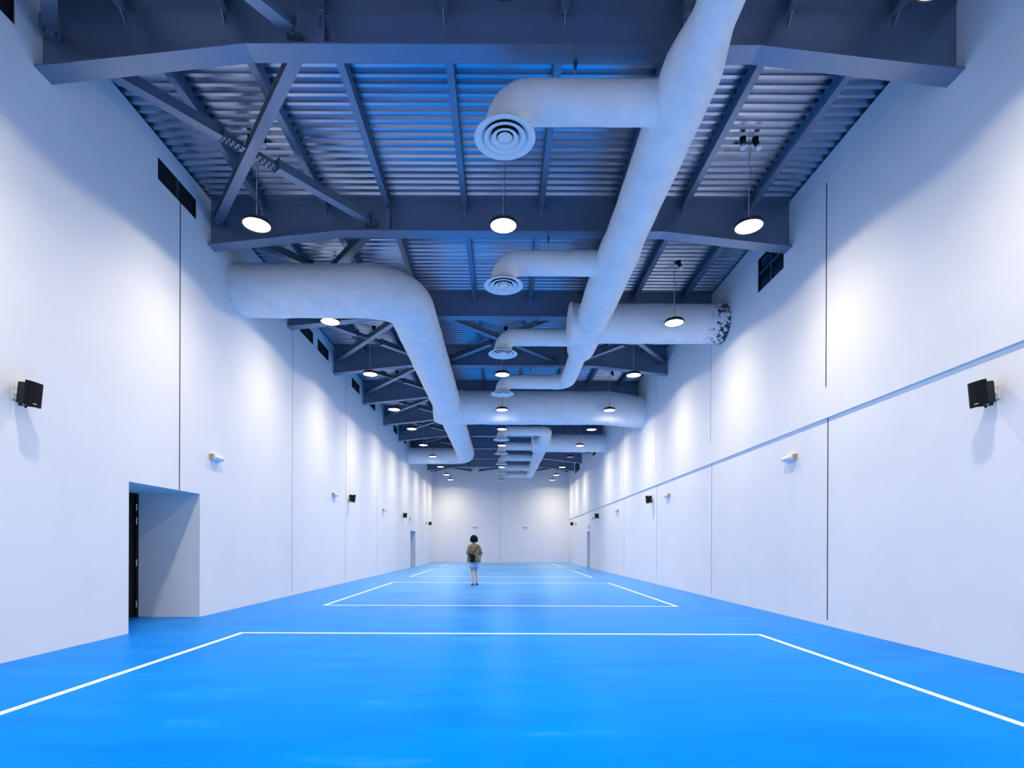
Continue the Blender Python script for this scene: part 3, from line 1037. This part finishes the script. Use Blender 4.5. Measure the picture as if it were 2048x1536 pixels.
# local frame: the person faces +Y (away from the viewer), turned a little towards the door recess wall
per_ = thing('person', 'person walking away with dark bobbed hair, olive shirt, pale shorts and a black shoulder bag', 'person', (-0.90, 18.05, 0), R(22))
per_.scale = (0.87, 0.95, 0.945)
V = []; E = []; RAD = []
def jv(p, r_, par=None):
    V.append(p); RAD.append(r_)
    if par is not None: E.append((par, len(V) - 1))
    return len(V) - 1
pel = jv((0, 0, 0.92), 0.125)
abd = jv((0, 0.0, 1.06), 0.115, pel)
che = jv((0, 0.01, 1.24), (0.135, 0.105), abd)
sho = jv((0, 0.0, 1.37), (0.10, 0.08), che)
nek = jv((0, 0.012, 1.44), 0.05, sho)
nk2 = jv((0, 0.025, 1.50), 0.048, nek)
hd0 = jv((0, 0.035, 1.56), 0.075, nk2)
hd1 = jv((0, 0.035, 1.62), 0.085, hd0)
hd2 = jv((0, 0.02, 1.68), 0.065, hd1)
for sx, kx, ky, ax_, ay in ((-1, -0.075, -0.03, -0.05, -0.09), (1, 0.12, 0.10, 0.13, 0.0)):
    hp = jv((sx * 0.085, 0, 0.88), 0.092, pel)
    th = jv((sx * 0.09 * 0.6 + kx * 0.4, ky * 0.5, 0.68), 0.076, hp)
    kn = jv((kx, ky + 0.02, 0.48), 0.053, th)
    ca = jv((kx * 0.8 + ax_ * 0.2, ky * 0.6 + ay * 0.4 - 0.012, 0.34), 0.052, kn)
    an = jv((ax_, ay, 0.095), 0.034, ca)
    he = jv((ax_, ay - 0.03, 0.045), 0.034, an)
    to = jv((ax_ + sx * 0.015, ay + 0.10, 0.032), (0.036, 0.026), an)
    t2 = jv((ax_ + sx * 0.02, ay + 0.165, 0.024), (0.034, 0.018), to)
hands = []
for sx, el_p, wr_p in ((-1, (-0.245, -0.04, 1.11), (-0.235, 0.06, 0.90)), (1, (0.26, -0.06, 1.12), (0.265, 0.03, 0.89))):
    s0 = jv((sx * 0.155, 0.0, 1.35), 0.058, sho)
    s1 = jv((sx * 0.205, -0.02, 1.24), 0.048, s0)
    e0 = jv(el_p, 0.038, s1)
    w0 = jv(wr_p, 0.026, e0)
    dr = (Vector(wr_p) - Vector(el_p)).normalized()
    h0 = jv(tuple(Vector(wr_p) + dr * 0.05), (0.020, 0.034), w0)
    h1 = jv(tuple(Vector(wr_p) + dr * 0.085), (0.017, 0.036), h0)
    hands.append((sx, Vector(wr_p) + dr * 0.085, dr, Vector(wr_p) + dr * 0.03))
body = skin('body', V, E, RAD, M_skin, per_)
for sx, hp_, dr, tb in hands:
    side = Vector((0, 1, 0)) - dr * dr.y; side.normalize()
    inn = Vector((-sx, 0, 0))
    for k, ln in enumerate((0.068, 0.078, 0.072, 0.056)):
        b0 = hp_ + side * (0.027 - 0.018 * k) - dr * 0.01
        b1 = b0 + dr * ln * 0.5 + inn * 0.006
        b2 = b1 + dr * ln * 0.32 + inn * 0.016
        b3 = b2 + dr * ln * 0.2 + inn * 0.020
        skin('finger', [tuple(b0), tuple(b1), tuple(b2), tuple(b3)], [(0, 1), (1, 2), (2, 3)], [0.0095, 0.009, 0.008, 0.0065], M_skin, per_, 0, 1)
    b0 = tb + side * 0.02
    b1 = b0 + side * 0.025 + dr * 0.025 + inn * 0.008
    b2 = b1 + side * 0.008 + dr * 0.03 + inn * 0.01
    skin('thumb', [tuple(b0), tuple(b1), tuple(b2)], [(0, 1), (1, 2)], [0.012, 0.0105, 0.0085], M_skin, per_, 0, 1)
# face
m = MB(); m.prism([(-0.014, 0), (0.014, 0), (0.006, 0.045), (-0.006, 0.045)], lambda a, b_, d: (a, 0.112 + d * (1 - b_ / 0.06), 1.575 + b_), 0, 0.022); m.build('nose', M_skin, per_, True)
for sx in (-1, 1):
    m = MB(); m.ball((sx * 0.032, 0.107, 1.622), 0.012, 12, 8); m.build('eye', M_hair, per_, True)
    m = MB(); m.ball((sx * 0.083, 0.02, 1.60), 0.03, 12, 8, (0.35, 0.7, 1.1)); m.build('ear', M_skin, per_, True)
m = MB(); m.ball((0, 0.103, 1.545), 0.022, 12, 8, (1, 0.35, 0.3)); m.build('mouth', plain('lips', (0.45, 0.18, 0.16), 0.5), per_, True)
# bobbed hair: a cap that covers the crown, sides and nape and leaves the face open
m = MB()
n, mm_ = 40, 18
for k in range(mm_ + 1):
    for j in range(n + 1):
        a = R(-245) + R(310) * j / n                    # sweeps round the back, open towards +Y
        t_ = R(2) + R(128) * k / mm_
        edge = abs(j / n - 0.5) * 2
        t2_ = t_ * (1 - 0.38 * max(0, edge - 0.72) / 0.28)
        wv = 1 + 0.035 * math.sin(7 * a + 3 * t_) + 0.02 * math.sin(13 * a)
        m.v.append((0.118 * wv * math.sin(t2_) * math.cos(a), 0.018 + 0.124 * wv * math.sin(t2_) * math.sin(a), 1.612 + 0.128 * wv * math.cos(t2_)))
for k in range(mm_):
    for j in range(n):
        a0 = k * (n + 1) + j
        m.f.append((a0, a0 + 1, a0 + n + 2, a0 + n + 1)); m.m.append(0)
hr = m.build('hair', M_hair, per_, True)
so = hr.modifiers.new('thickness', 'SOLIDIFY'); so.thickness = 0.03; so.offset = -1
# loose shirt
def garment(name, rings, mat, seg=32, thick=0.008, fold=0.02, close_top=False):
    m = MB()
    for k, (cx, cy, z, rx, ry) in enumerate(rings):
        for j in range(seg):
            a = 2 * math.pi * j / seg
            f_ = 1 + fold * (k / len(rings)) * math.sin(5 * a + 0.8 * k) + fold * 0.5 * math.sin(9 * a + k)
            m.v.append((cx + rx * f_ * math.cos(a), cy + ry * f_ * math.sin(a), z))
    for k in range(len(rings) - 1):
        for j in range(seg):
            a0, a1 = k * seg + j, k * seg + (j + 1) % seg
            m.f.append((a0, a0 + seg, a1 + seg, a1)); m.m.append(0)
    o = m.build(name, mat, per_, True)
    s_ = o.modifiers.new('thickness', 'SOLIDIFY'); s_.thickness = thick; s_.offset = 1
    return o
shirt = garment('shirt', [(0, 0.01, 1.458, 0.066, 0.066), (0, 0.005, 1.43, 0.105, 0.085), (0, 0.0, 1.405, 0.16, 0.105), (0, 0.0, 1.36, 0.192, 0.125), (0, 0.0, 1.28, 0.188, 0.142),
                          (0, 0.0, 1.16, 0.185, 0.15), (0, 0.0, 1.02, 0.192, 0.158), (0, 0.0, 0.90, 0.205, 0.168), (0, 0.0, 0.82, 0.21, 0.172)], M_shirt)
for sx, el_p in ((-1, (-0.245, -0.04, 1.11)), (1, (0.26, -0.06, 1.12))):
    p = [Vector((sx * 0.12, 0, 1.375)), Vector((sx * 0.17, 0, 1.34)), Vector((sx * 0.212, -0.02, 1.24)), Vector((sx * 0.235, -0.03, 1.16)), Vector(el_p) + Vector((sx * 0.004, 0, -0.03))]
    m = MB(); m.tube(p, [0.07, 0.082, 0.076, 0.072, 0.074], 20, False, 0.02, 5 + sx)
    o = m.build('sleeve', M_shirt, shirt, True)
    s_ = o.modifiers.new('thickness', 'SOLIDIFY'); s_.thickness = 0.006
sh = garment('shorts', [(0, 0, 0.98, 0.145, 0.125), (0, 0, 0.90, 0.172, 0.14), (0, 0, 0.82, 0.178, 0.14), (0.005, 0.01, 0.78, 0.178, 0.14)], M_shorts, fold=0.01)
for cx, cy, c2x, c2y in ((-0.088, 0, -0.084, -0.012), (0.092, 0.012, 0.108, 0.05)):
    m = MB(); m.tube([(cx, cy, 0.84), (cx, cy, 0.76), ((cx + c2x) / 2, (cy + c2y) / 2, 0.68), (c2x, c2y, 0.60)], [0.10, 0.108, 0.105, 0.108], 24, False, 0.02, 3)
    o = m.build('shorts_leg', M_shorts, sh, True)
    s_ = o.modifiers.new('thickness', 'SOLIDIFY'); s_.thickness = 0.006
# bag with a strap running over the far shoulder
m = MB()
m.prism([(-0.115, -0.13), (-0.09, -0.15), (0.09, -0.15), (0.115, -0.13), (0.115, 0.11), (0.095, 0.13), (-0.095, 0.13), (-0.115, 0.11)],
        lambda a, b_, d: (-0.135 + a * 0.85, -0.205 + d + a * 0.35, 0.955 + b_), -0.045, 0.035)
bag = m.build('shoulder_bag', M_bag, per_)
strap = [(-0.20, -0.20, 1.07), (-0.10, -0.178, 1.17), (0.02, -0.168, 1.28), (0.10, -0.135, 1.37), (0.125, -0.06, 1.415), (0.125, 0.04, 1.41), (0.07, 0.125, 1.34), (-0.05, 0.165, 1.22), (-0.19, 0.12, 1.10), (-0.225, -0.02, 1.05), (-0.21, -0.17, 1.05)]
m = MB(); m.tube(strap, 0.013, 8, True); m.build('strap', M_bag, bag, True)
for ax_, ay, sx in ((-0.05, -0.09, -1), (0.13, 0.0, 1)):
    m = MB()
    out = [(-0.036, -0.075), (0.036, -0.075), (0.044, 0.03), (0.046, 0.12), (0.028, 0.178), (-0.014, 0.182), (-0.042, 0.13), (-0.042, 0.03)]
    m.prism(out, lambda a, b_, d: (ax_ + a + sx * 0.012, ay + b_, d), 0.0005, 0.018)
    s_ = m.build('sandal', M_shoe, per_)
    m = MB(); m.tube([(ax_ + sx * 0.012 - 0.046, ay + 0.09, 0.012), (ax_ + sx * 0.012 - 0.03, ay + 0.09, 0.055), (ax_ + sx * 0.012 + 0.03, ay + 0.09, 0.055), (ax_ + sx * 0.012 + 0.046, ay + 0.09, 0.012)], 0.012, 8)
    m.build('sandal_strap', M_shoe, s_, True)
